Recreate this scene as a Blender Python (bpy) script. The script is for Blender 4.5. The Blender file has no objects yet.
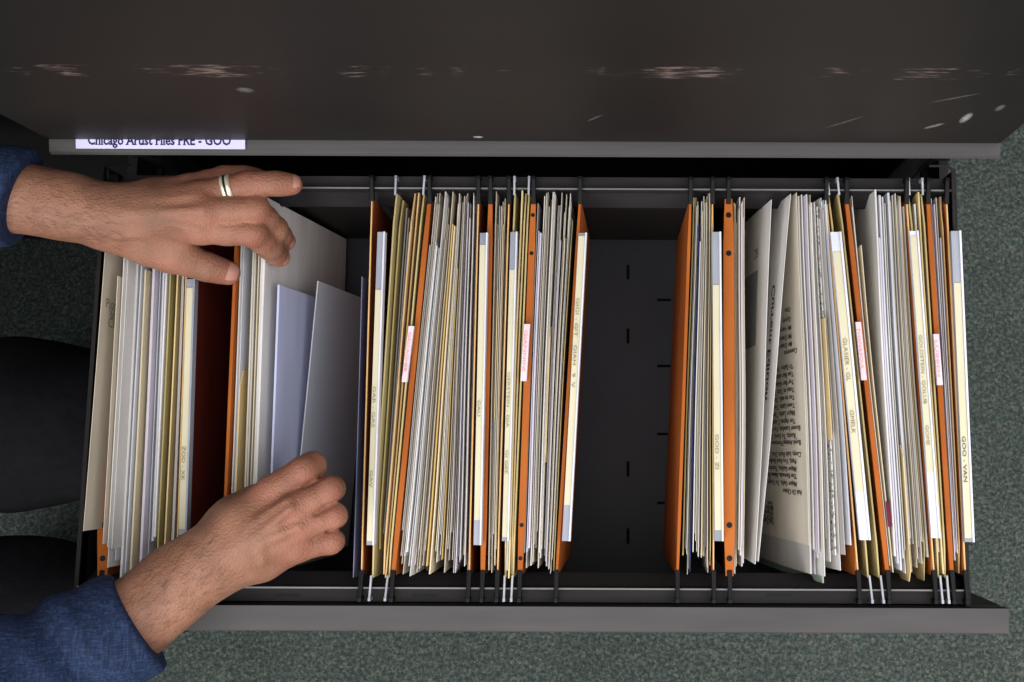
import bpy, bmesh, math, random
import numpy as np
from mathutils import Vector, Matrix
random.seed(7)
COL = bpy.context.scene.collection
SC = bpy.context.scene
ZR = 0.62            # height of the hanging rails above the carpet
HC = 0.93            # camera height above the rails
FPX, PPX, PPY, TILT = 1200.0, 640.0, 270.0, math.radians(8.3)
ROLL = math.radians(0.25)
# ------------------------------------------------------------------ camera
cd = bpy.data.cameras.new('camera'); cam = bpy.data.objects.new('camera', cd); COL.objects.link(cam)
cd.sensor_width = 36; cd.lens = 36*FPX/1024
cd.shift_x = (512-PPX)/1024; cd.shift_y = (PPY-341)/1024
cd.clip_start = .02; cd.clip_end = 50
CM = Matrix.Rotation(TILT, 4, 'X') @ Matrix.Rotation(ROLL, 4, 'Z')
CM = Matrix.Translation((0, 0, ZR+HC)) @ CM
cam.matrix_world = CM
SC.camera = cam
def W(px, py, z=0.0):
    """point at height z above the rails that the photograph shows at px, py"""
    d = CM.to_3x3() @ Vector(((px-PPX)/FPX, -(py-PPY)/FPX, -1))
    o = CM.translation
    return o + d*((ZR+z-o.z)/d.z)
def V(px, py, z=0.0): return W(px, py, z)
# ------------------------------------------------------------------ materials
def srgb(r, g, b):
    f = lambda c: (c/255/12.92) if c <= 10 else ((c/255+.055)/1.055)**2.4
    return (f(r), f(g), f(b), 1)
def new_mat(name, col, rough=.6, metal=0, spec=.15):
    m = bpy.data.materials.new(name); m.use_nodes = True
    b = m.node_tree.nodes['Principled BSDF']
    b.inputs['Base Color'].default_value = col; b.inputs['Roughness'].default_value = rough
    b.inputs['Metallic'].default_value = metal; b.inputs['Specular IOR Level'].default_value = spec
    return m, m.node_tree, b
def nd(t, kind, **kw):
    n = t.nodes.new(kind)
    for k, v in kw.items():
        if k in n.inputs: n.inputs[k].default_value = v
        else: setattr(n, k, v)
    return n
def ramp(t, fac, stops):
    r = t.nodes.new('ShaderNodeValToRGB')
    e = r.color_ramp.elements
    while len(e) < len(stops): e.new(.5)
    for i, (p, c) in enumerate(stops): e[i].position = p; e[i].color = c
    t.links.new(fac, r.inputs[0]); return r.outputs[0]
def coords(t, scale=(1, 1, 1)):
    tc = t.nodes.new('ShaderNodeTexCoord'); mp = t.nodes.new('ShaderNodeMapping')
    mp.inputs['Scale'].default_value = scale
    t.links.new(tc.outputs['Object'], mp.inputs[0]); return mp.outputs[0]
def noisy(name, c1, c2, scale, rough=.6, vec=(1, 1, 1), bump=0, detail=4, metal=0, spec=.15, bscale=None):
    m, t, b = new_mat(name, c1, rough, metal, spec)
    co = coords(t, vec)
    n = nd(t, 'ShaderNodeTexNoise', Scale=scale, Detail=detail); t.links.new(co, n.inputs['Vector'])
    t.links.new(ramp(t, n.outputs['Fac'], [(.3, c1), (.7, c2)]), b.inputs['Base Color'])
    if bump:
        n2 = nd(t, 'ShaderNodeTexNoise', Scale=bscale or scale*3, Detail=5); t.links.new(co, n2.inputs['Vector'])
        bp = nd(t, 'ShaderNodeBump', Strength=bump, Distance=.002); t.links.new(n2.outputs['Fac'], bp.inputs['Height'])
        t.links.new(bp.outputs[0], b.inputs['Normal'])
    return m
def lerpc(c, k): return (min(1, c[0]*k), min(1, c[1]*k), min(1, c[2]*k), 1)
PAPER = {}
for k, rgb in dict(white=(236, 233, 230), cold=(224, 226, 234), lav=(222, 216, 226), cream=(234, 222, 192), beige=(220, 210, 192),
                   bluesheet=(214, 218, 242), greylt=(204, 199, 192), grey=(164, 159, 154), tan=(190, 156, 108), manila=(204, 180, 130), olive=(160, 145, 95),
                   khaki=(176, 160, 112), brown=(110, 84, 62), navy=(40, 52, 100), green=(196, 210, 196), yellow=(222, 190, 120),
                   listpage=(226, 217, 200)).items():
    c = srgb(*rgb)
    PAPER[k] = noisy('paper_'+k, lerpc(c, .84), lerpc(c, 1.03), 18, .85, (3, .6, 3), .08, spec=.2, bscale=120)
    if k not in ('manila', 'olive', 'khaki', 'tan', 'brown', 'navy'):
        t_ = PAPER[k].node_tree; b_ = t_.nodes['Principled BSDF']; tr_ = t_.nodes.new('ShaderNodeBsdfTranslucent'); tr_.inputs[0].default_value = lerpc(c, .95)
        ms_ = t_.nodes.new('ShaderNodeMixShader'); ms_.inputs[0].default_value = .38; o_ = t_.nodes['Material Output']
        t_.links.new(b_.outputs[0], ms_.inputs[1]); t_.links.new(tr_.outputs[0], ms_.inputs[2]); t_.links.new(ms_.outputs[0], o_.inputs['Surface'])
def speckle_mat():
    m, t, b = new_mat('paper_print', srgb(200, 198, 192), .8, 0, .2)
    co = coords(t, (1, 1, 1))
    n = nd(t, 'ShaderNodeTexNoise', Scale=420, Detail=2); t.links.new(co, n.inputs['Vector'])
    t.links.new(ramp(t, n.outputs['Fac'], [(.38, srgb(110, 108, 108)), (.5, srgb(206, 203, 198))]), b.inputs['Base Color'])
    return m
PAPER['print'] = speckle_mat()
M = {}
def steel(name, c1, c2, rough):
    return noisy(name, c1, c2, 9, rough, (1, 1, 1), .05, bscale=700, spec=.12)
M['steel'] = steel('dark_painted_steel', srgb(28, 26, 25), srgb(34, 32, 31), .48)
M['steel_in'] = steel('grey_drawer_steel', srgb(44, 44, 48), srgb(51, 51, 55), .55)
M['rail'] = noisy('rail_steel', srgb(34, 32, 33), srgb(41, 39, 40), 14, .6, (1, 6, 1), .05, spec=.1)
M['crest'] = noisy('rail_crest_highlight', srgb(96, 94, 94), srgb(112, 110, 110), 30, .45, (1, 6, 1), spec=.2)  # highlight line along the rail crest, painted in as a lighter colour
M['lip'] = noisy('grey_front_lip', srgb(62, 60, 60), srgb(71, 68, 68), 12, .55, (1, 6, 1), .03, spec=.12)
M['black'] = noisy('black_plastic', srgb(8, 8, 9), srgb(14, 14, 15), 60, .4, spec=.12)
M['void'] = noisy('shadow_black_steel', srgb(11, 11, 11), srgb(16, 15, 15), 10, .9, spec=.05)
M['metal'] = noisy('bright_hook_metal', srgb(120, 120, 126), srgb(160, 160, 166), 40, .35, metal=.3)
M['kraft'] = noisy('orange_kraft', srgb(142, 73, 27), srgb(164, 90, 36), 30, .75, (1, .4, 1), .15, bscale=200)
M['kraft_dark'] = noisy('rust_kraft', srgb(120, 54, 26), srgb(136, 64, 30), 30, .75, (1, .4, 1), .15, bscale=200)
M['kraft_edge'] = noisy('kraft_cut_edge', srgb(204, 160, 104), srgb(214, 172, 118), 60, .8)
M['maroon'] = noisy('shaded_kraft', srgb(84, 28, 20), srgb(98, 34, 24), 30, .75, (1, .4, 1), .1)  # inner side of an orange kraft panel, its deep shade put into the colour
M['card'] = noisy('title_card', srgb(182, 175, 148), srgb(194, 187, 160), 40, .8, (1, .3, 1), spec=.2)
M['strip_white'] = noisy('white_strip_plastic', srgb(188, 188, 198), srgb(204, 204, 212), 30, .35)
M['strip_grey'] = noisy('clear_grey_strip', srgb(120, 124, 134), srgb(146, 148, 158), 60, .25, (1, .2, 1))
M['tab'] = noisy('pinkish_tab_paper', srgb(196, 178, 184), srgb(206, 190, 194), 50, .7)
M['ink'] = noisy('black_ink', srgb(52, 48, 46), srgb(66, 62, 58), 80, .7, spec=.1)
M['ink_soft'] = noisy('faded_type_ink', srgb(112, 104, 84), srgb(140, 130, 104), 200, .8, spec=.1)
M['ink_red'] = noisy('red_ink', srgb(200, 128, 132), srgb(214, 150, 152), 80, .7, spec=.1)
M['ink_blue'] = noisy('navy_ink', srgb(30, 26, 70), srgb(40, 34, 84), 80, .6, spec=.1)
M['label'] = noisy('cool_white_label', srgb(184, 180, 208), srgb(194, 190, 216), 30, .5)
M['patch'] = noisy('dark_grey_print', srgb(124, 126, 132), srgb(142, 144, 150), 40, .7)
M['silver'] = noisy('ring_silver', srgb(206, 194, 166), srgb(228, 218, 194), 80, .28, metal=.55)
M['ring_dark'] = noisy('ring_dark_inlay', srgb(40, 38, 36), srgb(60, 56, 50), 90, .3, metal=.6)
M['nail'] = noisy('fingernail', srgb(148, 104, 90), srgb(160, 116, 102), 60, .35)
M['hair'] = noisy('dark_hair', srgb(34, 26, 22), srgb(52, 40, 32), 120, .5, (1, 1, .1), .5)
M['sole'] = noisy('shoe_leather', srgb(24, 22, 21), srgb(34, 31, 30), 60, .4, bump=.2)
M['trouser'] = noisy('black_trouser_cloth', srgb(15, 15, 18), srgb(21, 21, 24), 90, .9, bump=.3, spec=.1)
M['eye'] = noisy('eye_white', srgb(170, 160, 155), srgb(180, 170, 165), 30, .3)
M['flag'] = noisy('maroon_flag', srgb(84, 20, 44), srgb(98, 28, 52), 40, .7)
M['seat'] = noisy('stool_seat_vinyl', srgb(40, 40, 44), srgb(50, 50, 54), 40, .5)
# plastic sleeve
m, t, b = new_mat('translucent_sleeve', srgb(225, 228, 236), .3); b.inputs['Transmission Weight'].default_value = .35
b.inputs['Alpha'].default_value = .8; M['sleeve'] = m
PAPER['sleeve'] = m
PAPER['bluefolder'] = noisy('blue_plastic', srgb(84, 88, 116), srgb(110, 114, 142), 20, .3)
# skin
def skin_mat():
    m, t, b = new_mat('skin', srgb(186, 132, 108), .52, 0, .25)
    co = coords(t)
    n = nd(t, 'ShaderNodeTexNoise', Scale=38, Detail=6); t.links.new(co, n.inputs['Vector'])
    base = ramp(t, n.outputs['Fac'], [(.3, srgb(112, 77, 59)), (.7, srgb(141, 100, 80))])
    at = nd(t, 'ShaderNodeAttribute', attribute_name='blush')
    mx = t.nodes.new('ShaderNodeMixRGB'); mx.inputs[2].default_value = srgb(140, 78, 64)
    t.links.new(at.outputs['Fac'], mx.inputs[0]); t.links.new(base, mx.inputs[1])
    t.links.new(mx.outputs[0], b.inputs['Base Color'])
    v = nd(t, 'ShaderNodeTexVoronoi', Scale=620); t.links.new(co, v.inputs['Vector'])
    n2 = nd(t, 'ShaderNodeTexNoise', Scale=260, Detail=4); t.links.new(co, n2.inputs['Vector'])
    ad = nd(t, 'ShaderNodeMath', operation='ADD'); t.links.new(v.outputs['Distance'], ad.inputs[0]); t.links.new(n2.outputs['Fac'], ad.inputs[1])
    bp = nd(t, 'ShaderNodeBump', Strength=.35, Distance=.0012); t.links.new(ad.outputs[0], bp.inputs['Height'])
    t.links.new(bp.outputs[0], b.inputs['Normal'])
    b.inputs['Subsurface Weight'].default_value = .12; b.inputs['Subsurface Radius'].default_value = (.006, .002, .001)
    return m
M['skin'] = skin_mat()
def denim_mat():
    m, t, b = new_mat('blue_shirt_cloth', srgb(40, 58, 96), .85, 0, .2)
    co = coords(t, (60, 520, 60))
    n = nd(t, 'ShaderNodeTexNoise', Scale=2.2, Detail=3); t.links.new(co, n.inputs['Vector'])
    co2 = coords(t, (420, 40, 420))
    n3 = nd(t, 'ShaderNodeTexNoise', Scale=1.6, Detail=3); t.links.new(co2, n3.inputs['Vector'])
    ad = nd(t, 'ShaderNodeMath', operation='ADD'); t.links.new(n.outputs['Fac'], ad.inputs[0]); t.links.new(n3.outputs['Fac'], ad.inputs[1])
    ml = nd(t, 'ShaderNodeMath', operation='MULTIPLY'); t.links.new(ad.outputs[0], ml.inputs[0]); ml.inputs[1].default_value = .5
    t.links.new(ramp(t, ml.outputs[0], [(.34, srgb(14, 22, 40)), (.5, srgb(24, 36, 62)), (.66, srgb(42, 58, 88))]), b.inputs['Base Color'])
    bp = nd(t, 'ShaderNodeBump', Strength=.3, Distance=.001); t.links.new(ml.outputs[0], bp.inputs['Height'])
    t.links.new(bp.outputs[0], b.inputs['Normal'])
    return m
M['denim'] = denim_mat()
def carpet_mat():
    m, t, b = new_mat('green_grey_carpet', srgb(70, 84, 80), .95, 0, .1)
    co = coords(t)
    n = nd(t, 'ShaderNodeTexNoise', Scale=210, Detail=5, Roughness=.75); t.links.new(co, n.inputs['Vector'])
    base = ramp(t, n.outputs['Fac'], [(.30, srgb(34, 38, 37)), (.5, srgb(66, 74, 70)), (.74, srgb(112, 118, 108))])
    v = nd(t, 'ShaderNodeTexVoronoi', Scale=330); t.links.new(co, v.inputs['Vector'])
    sp = t.nodes.new('ShaderNodeSeparateColor'); t.links.new(v.outputs['Color'], sp.inputs[0])
    fleck = ramp(t, sp.outputs[0], [(.80, (0, 0, 0, 1)), (.86, (.4, .4, .4, 1))])
    fcol = ramp(t, sp.outputs[1], [(.3, srgb(122, 112, 104)), (.5, srgb(132, 130, 114)), (.8, srgb(84, 108, 100))])
    mx = t.nodes.new('ShaderNodeMixRGB'); t.links.new(fleck, mx.inputs[0]); t.links.new(base, mx.inputs[1]); t.links.new(fcol, mx.inputs[2])
    big = nd(t, 'ShaderNodeTexNoise', Scale=5, Detail=3); t.links.new(co, big.inputs['Vector'])
    mu = t.nodes.new('ShaderNodeMixRGB'); mu.blend_type = 'MULTIPLY'; mu.inputs[0].default_value = 1
    t.links.new(mx.outputs[0], mu.inputs[1]); t.links.new(ramp(t, big.outputs['Fac'], [(.3, (.75, .78, .76, 1)), (.7, (1, 1, 1, 1))]), mu.inputs[2])
    t.links.new(mu.outputs[0], b.inputs['Base Color'])
    bp = nd(t, 'ShaderNodeBump', Strength=.8, Distance=.006); t.links.new(n.outputs['Fac'], bp.inputs['Height'])
    t.links.new(bp.outputs[0], b.inputs['Normal'])
    return m
M['carpet'] = carpet_mat()
# ------------------------------------------------------------------ mesh helpers
class MB:
    def __init__(s): s.v, s.f, s.mi = [], [], []
    def add(s, vs, fs, mi=0):
        o = len(s.v); s.v += [tuple(p) for p in vs]; s.f += [tuple(i+o for i in f) for f in fs]; s.mi += [mi]*len(fs)
    def box(s, x0, x1, y0, y1, z0, z1, mi=0):
        s.add([(x, y, z) for x in (x0, x1) for y in (y0, y1) for z in (z0, z1)],
              [(0, 1, 3, 2), (4, 6, 7, 5), (0, 4, 5, 1), (2, 3, 7, 6), (0, 2, 6, 4), (1, 5, 7, 3)], mi)
    def prism(s, prof, x0, x1, mi=0):
        """profile of (y, z) points swept along x"""
        n = len(prof)
        s.add([(x0, y, z) for y, z in prof]+[(x1, y, z) for y, z in prof],
              [(i, (i+1) % n, n+(i+1) % n, n+i) for i in range(n)]+[tuple(range(n-1, -1, -1)), tuple(range(n, 2*n))], mi)
    def bar(s, a, b, w, h, mi=0, up=(0, 0, 1), taper=1):
        a, b = Vector(a), Vector(b); d = (b-a).normalized(); r = d.cross(Vector(up)).normalized(); u = r.cross(d)
        vs = []
        for p, k in ((a, 1), (b, taper)):
            for i, j in ((-1, -1), (1, -1), (1, 1), (-1, 1)): vs.append(p+r*(i*w/2*k)+u*(j*h/2*k))
        s.add(vs, [(0, 1, 2, 3), (7, 6, 5, 4), (0, 4, 5, 1), (1, 5, 6, 2), (2, 6, 7, 3), (3, 7, 4, 0)], mi)
    def tube(s, pts, rad, n=10, mi=0):
        pts = [Vector(p) for p in pts]; vs = []
        for i, p in enumerate(pts):
            d = (pts[min(i+1, len(pts)-1)]-pts[max(i-1, 0)]).normalized()
            r = d.cross(Vector((.3, .1, 1))).normalized(); u = r.cross(d); q = rad[i] if isinstance(rad, (list, tuple)) else rad
            vs += [p+(r*math.cos(2*math.pi*k/n)+u*math.sin(2*math.pi*k/n))*q for k in range(n)]
        fs = [(i*n+k, i*n+(k+1) % n, (i+1)*n+(k+1) % n, (i+1)*n+k) for i in range(len(pts)-1) for k in range(n)]
        fs += [tuple(range(n-1, -1, -1)), tuple(range((len(pts)-1)*n, len(pts)*n))]
        s.add(vs, fs, mi)
    def disc(s, c, r, h, n=16, mi=0):
        c = Vector(c)
        vs = [c+Vector((r*math.cos(2*math.pi*k/n), r*math.sin(2*math.pi*k/n), dz)) for dz in (0, h) for k in range(n)]
        s.add(vs, [(k, (k+1) % n, n+(k+1) % n, n+k) for k in range(n)]+[tuple(range(n-1, -1, -1)), tuple(range(n, 2*n))], mi)
    def build(s, name, mats, parent=None, origin=None, smooth=False, bevel=0):
        me = bpy.data.meshes.new(name)
        off = Vector(origin) if origin is not None else Vector((0, 0, 0))
        me.from_pydata([Vector(p)-off for p in s.v], [], s.f)
        for mm in (mats if isinstance(mats, list) else [mats]): me.materials.append(mm)
        for p, i in zip(me.polygons, s.mi): p.material_index = i; p.use_smooth = smooth
        bm = bmesh.new(); bm.from_mesh(me); bmesh.ops.recalc_face_normals(bm, faces=bm.faces); bm.to_mesh(me); bm.free()
        o = bpy.data.objects.new(name, me); COL.objects.link(o); o.location = off
        if parent: o.parent = parent; o.location = off-world_loc(parent)
        if bevel:
            bv = o.modifiers.new('bevel', 'BEVEL'); bv.width = bevel; bv.segments = 2; bv.limit_method = 'ANGLE'
        return o
def world_loc(o):
    p = Vector(o.location)
    while o.parent: o = o.parent; p += o.location
    return p
def tag(o, label=None, cat=None, group=None, kind=None):
    if label: o['label'] = label
    if cat: o['category'] = cat
    if group: o['group'] = group
    if kind: o['kind'] = kind
    return o
def empty(name, loc, label, cat, group=None):
    o = bpy.data.objects.new(name, None); COL.objects.link(o); o.location = loc; o.empty_display_size = .02
    return tag(o, label, cat, group)
def text_geo(body, size=1, bold=0, align='LEFT', squeeze=1.0):
    c = bpy.data.curves.new('text', 'FONT'); c.body = body; c.size = size; c.align_x = align; c.offset = bold; c.resolution_u = 2
    o = bpy.data.objects.new('text', c); COL.objects.link(o)
    dg = bpy.context.evaluated_depsgraph_get(); dg.update()
    me = o.evaluated_get(dg).to_mesh()
    vs = [(v.co.x*squeeze, v.co.y) for v in me.vertices]; fs = [tuple(p.vertices) for p in me.polygons]
    o.evaluated_get(dg).to_mesh_clear(); bpy.data.objects.remove(o); bpy.data.curves.remove(c)
    return vs, fs
# ------------------------------------------------------------------ carpet
mb = MB(); mb.add([(-3, -3, 0), (3, -3, 0), (3, 3, 0), (-3, 3, 0)], [(0, 1, 2, 3)])
tag(mb.build('floor', M['carpet']), kind='structure')
# ------------------------------------------------------------------ filing cabinet
YB = V(500, 188.5).y            # crest of the back rail
YF = V(500, 588.5).y            # crest of the front rail
XL = V(90, 400).x; XR = V(960, 400).x          # inner faces of the drawer sides
ZF = ZR-.205                    # drawer floor
zl = ZR+.055                    # underside of the closed drawer's pull
YU = V(500, 143, .06).y         # face of the closed drawer front
XCL, XCR = V(53, 150, .055).x, V(998, 152, .055).x
YO = V(500, 632, .004).y          # outer face of the open drawer front
cab = empty('filing_cabinet', ((XCL+XCR)/2, YU+.25, 0), 'dark grey steel lateral filing cabinet with its full drawer pulled open', 'cabinet')
D = .46
mb = MB()
mb.box(XCL, XCL+.018, YU+.022, YU+D, .0, ZR+.62)          # sides
mb.box(XCR-.018, XCR, YU+.022, YU+D, .0, ZR+.62)
mb.box(XCL, XCR, YU+.022, YU+D, ZR+.6, ZR+.62)
mb.box(XCL, XCR, YU+D-.01, YU+D, .0, ZR+.62)
mb.box(XCL+.018, XCR-.018, YU+.022, YU+D, .0, .05)
mb.box(XCL+.018, XCL+.04, YU+.022, YU+.03, .0, ZR+.62); mb.box(XCR-.04, XCR-.018, YU+.022, YU+.03, .0, ZR+.62)
mb.box(XCL+.018, XCR-.018, YU+.03, YU+D, ZR+.05, ZR+.056)
mb.build('carcass', M['steel'], cab, bevel=.002)
YN = W(20, 243, -ZR).y
nb = empty('filing_cabinet', (XCL-.40, YN+.2, 0), 'neighbouring dark cabinet at the left frame edge behind the left sleeve', 'cabinet')
mb = MB(); mb.box(XCL-.78, XCL-.012, YN+.012, YN+.45, 0, ZR+.62); mb.build('carcass', M['void'], nb, bevel=.002)
for k in range(4):
    mb = MB(); mb.box(XCL-.775, XCL-.016, YN, YN+.012, .03+k*.303, .325+k*.303); mb.build('drawer_front', M['steel'], nb, bevel=.002)
# inside slides of the carcass
for x, s in ((XL-.014, 1), (XR+.014, -1)):
    mb = MB()
    mb.box(x-.004, x+.004, YU-.12, YU+.40, ZR-.12, ZR-.08); mb.box(x-.009, x+.009, YU-.02, YU+.40, ZR-.128, ZR-.12)
    mb.build('drawer_slide', M['rail'], cab)
# wear material for the closed drawer front
def worn():
    m, t, b = new_mat('worn_drawer_paint', srgb(36, 33, 31), .5, 0, .2)
    co = coords(t)
    n = nd(t, 'ShaderNodeTexNoise', Scale=7, Detail=4); t.links.new(co, n.inputs['Vector'])
    base = ramp(t, n.outputs['Fac'], [(.3, srgb(25, 22, 21)), (.7, srgb(30, 27, 25))])
    sx = t.nodes.new('ShaderNodeSeparateXYZ'); t.links.new(co, sx.inputs[0])
    def mth(op, a, bb=None):
        k = nd(t, 'ShaderNodeMath', operation=op)
        for i, q in enumerate((a, bb)):
            if q is None: continue
            if isinstance(q, (int, float)): k.inputs[i].default_value = q
            else: t.links.new(q, k.inputs[i])
        return k.outputs[0]
    zb = mth('ABSOLUTE', mth('SUBTRACT', sx.outputs['Z'], WEARZ))
    band = mth('SUBTRACT', 1, mth('DIVIDE', zb, .020))
    nz = nd(t, 'ShaderNodeTexNoise', Scale=1, Detail=5, Roughness=.65); t.links.new(coords(t, (60, 1, 330)), nz.inputs['Vector'])
    big = nd(t, 'ShaderNodeTexNoise', Scale=14, Detail=3); t.links.new(coords(t, (1, 0, 0)), big.inputs['Vector'])
    band = mth('MINIMUM', mth('MULTIPLY', mth('MAXIMUM', band, 0), 2.2), 1)
    k = mth('MULTIPLY', band, mth('MULTIPLY', nz.outputs['Fac'], big.outputs['Fac']))
    mask = ramp(t, k, [(.285, (0, 0, 0, 1)), (.37, (.7, .7, .7, 1))])
    mx = t.nodes.new('ShaderNodeMixRGB'); t.links.new(mask, mx.inputs[0]); t.links.new(base, mx.inputs[1]); mx.inputs[2].default_value = srgb(120, 104, 96)
    # scuffs
    out = mx.outputs[0]
    for (cx, cz, rx, rz, st, ang) in SCUFFS:
        ddx = mth('SUBTRACT', sx.outputs['X'], cx); ddz = mth('SUBTRACT', sx.outputs['Z'], cz)
        ca, sa = math.cos(ang), math.sin(ang)
        u = mth('ADD', mth('MULTIPLY', ddx, ca), mth('MULTIPLY', ddz, sa)); v = mth('SUBTRACT', mth('MULTIPLY', ddz, ca), mth('MULTIPLY', ddx, sa))
        e = mth('ADD', mth('POWER', mth('ABSOLUTE', mth('DIVIDE', u, rx)), 2), mth('POWER', mth('ABSOLUTE', mth('DIVIDE', v, rz)), 2))
        nn = nd(t, 'ShaderNodeTexNoise', Scale=260, Detail=3); t.links.new(co, nn.inputs['Vector'])
        kk = mth('MULTIPLY', mth('MAXIMUM', mth('SUBTRACT', 1, e), 0), mth('MULTIPLY', nn.outputs['Fac'], st))
        m2 = t.nodes.new('ShaderNodeMixRGB'); t.links.new(kk, m2.inputs[0]); t.links.new(out, m2.inputs[1]); m2.inputs[2].default_value = srgb(170, 166, 166)
        out = m2.outputs[0]
    t.links.new(out, b.inputs['Base Color'])
    bn = nd(t, 'ShaderNodeTexNoise', Scale=600, Detail=2); t.links.new(co, bn.inputs['Vector'])
    bp = nd(t, 'ShaderNodeBump', Strength=.12, Distance=.001); t.links.new(bn.outputs['Fac'], bp.inputs['Height']); t.links.new(bp.outputs[0], b.inputs['Normal'])
    return m
def on_face(px, py):            # world point of the closed drawer's face at a pixel
    d = CM.to_3x3() @ Vector(((px-PPX)/FPX, -(py-PPY)/FPX, -1)); o = CM.translation
    return o+d*((YU-o.y)/d.y)
face_o = Vector(((XCL+XCR)/2, YU, zl))
q = on_face(512, 72); WEARZ = q.z-zl
SCUFFS = []
for px, py, rx, rz, st, ang in ((966, 118, .0035, .014, 1.4, 0), (934, 126, .003, .010, .9, -.6), (1000, 108, .003, .009, .5, 0), (245, 90, .006, .006, .5, .3),
                                (845, 122, .0016, .022, .35, -.6), (595, 118, .0012, .012, .4, -.6), (478, 137, .004, .003, 2.2, 0), (955, 98, .002, .02, .3, -.9)):
    q = on_face(px, py)-face_o; SCUFFS.append((q.x, q.z, rx, rz, st, ang))
top = on_face(512, -40).z
mb = MB(); mb.box(XCL, XCR, YU, YU+.02, zl+.0088, max(top, zl+.33))
upper = mb.build('closed_drawer_front', worn(), cab, origin=face_o, bevel=.002)
mb = MB()   # full width pull below the face, its ledge running back under the front
mb.prism([(YU+.018, zl+.010), (YU+.018, zl+.004), (YU-.003, zl-.002), (YU-.008, zl-.001), (YU-.010, zl+.003), (YU-.008, zl+.006), (YU-.002, zl+.0075)], XCL, XCR)
pull = mb.build('drawer_pull', M['lip'], upper, bevel=.0006)
mb = MB()
la = V(77, 149, .062); lb = V(246, 149, .062)
xa, xb = la.x, lb.x
def lab(x, k): return (x, YU-.0088+k*.02, zl+.0085+k*.0035)
mb.add([lab(xa, .11), lab(xb, .11), lab(xb, 1), lab(xa, 1)], [(0, 1, 2, 3)])
lo = mb.build('drawer_label', M['label'], upper); lo['label'] = 'white label card with dark blue lettering'
def proj(p):
    q = CM.inverted() @ Vector(p); return (PPX+FPX*q.x/-q.z, PPY-FPX*q.y/-q.z)
def serif(vs, fs):
    vs, fs = list(vs), list(fs); xs = sorted({round(x, 4) for x, y in vs if abs(y+.022) < .006})
    for a, b in zip(xs, xs[1:]):
        if .03 < b-a < .15:
            o = len(vs); vs += [(a-.07, -.022), (b+.07, -.022), (b+.07, .03), (a-.07, .03)]; fs.append((o, o+1, o+2, o+3))
    return vs, fs
tv, tf = serif(*text_geo('Chicago Artist Files FRE - GOO', 1, .022))
mx_ = max(p[0] for p in tv); sx_ = (V(232, 147, .062).x-V(89, 147, .062).x)/mx_
kb = min(range(200), key=lambda q: abs(proj(lab(xa+.02, q/200))[1]-144.6))/200
mb = MB(); x0_ = V(89, 147, .062).x
mb.add([Vector(lab(x0_+x*sx_, kb+y*1.25*sx_/.0203))+Vector((0, 0, .0003)) for x, y in tv], tf)
mb.build('label_lettering', M['ink_blue'], upper)
mb = MB(); mb.box(XCL, XCR, YU, YU+.02, max(top, zl+.33)+.006, ZR+.61); mb.build('closed_drawer_front', M['steel'], cab, bevel=.002)
mb = MB(); mb.box(XCL, XCR, YU, YU+.02, .06, ZF-.03); mb.build('closed_drawer_front', M['steel'], cab, bevel=.002)
# open drawer
dr = MB()
YBP = V(630, 240, -.205).y
print('YBP row', [round(y) for y in range(180, 215) if V(630, y).y > YBP][-1:])
dr.prism([(YBP, ZF), (YBP+.003, ZF), (YB+.004, ZR-.03), (YB+.001, ZR-.03)], XL-.003, XR+.003)      # back panel
dr.prism([(YF-.012, ZF-.012), (YF-.012, ZR-.012), (YF-.020, ZR-.012), (YF-.022, ZR-.002), (YO+.0195, ZR-.002), (YO+.019, ZR+.006), (YO+.001, ZR+.004), (YO, ZR), (YO, ZF-.02), (YO+.01, ZF-.02), (YO+.01, ZF-.012)],
         XCL, V(1008, 625, .004).x)
drawer = dr.build('open_drawer', M['steel'], cab, bevel=.0012)
mb = MB(); mb.prism([(YO+.0192, ZR-.002), (YO+.0188, ZR+.0064), (YO+.0008, ZR+.0044), (YO-.0006, ZR), (YO-.0006, ZR-.01), (YO-.0001, ZR-.01), (YO+.001, ZR)], XCL-.0004, V(1008, 625, .004).x+.0004)
mb.build('front_lip', M['lip'], drawer)
mb = MB()
for x, s in ((XL, -1), (XR, 1)):
    mb = MB()
    mb.prism([(YB+.016, ZF-.01), (YB+.016, ZR+.004), (YB-.004, ZR+.004), (YB-.008, ZR-.002), (YF-.010, ZR-.002), (YF-.012, ZF-.01)], *(sorted((x, x+s*.0016))))
    mb.box(*sorted((x, x+s*.004)), YF-.02, YB+.01, ZR-.014, ZR-.004)
    sd = mb.build('drawer_side', M['steel'], drawer)
mb = MB(); mb.box(XL, XR, YF-.012, YBP+.002, ZF-.003, ZF)
for px, py, w, h in ((628, 272, .0028, .014), (628, 336, .0028, .014), (628, 469, .0028, .014), (628, 536, .0028, .014), (664, 300, .013, .0025), (664, 366, .013, .0025),
                     (664, 434, .013, .0025), (664, 503, .013, .0025)):
    q = V(px, py, -.205)
    mb.box(q.x-w/2, q.x+w/2, q.y-h/2, q.y+h/2, ZF, ZF+.0004, 1)
mb.build('drawer_floor', [M['steel_in'], M['void']], drawer)
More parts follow.
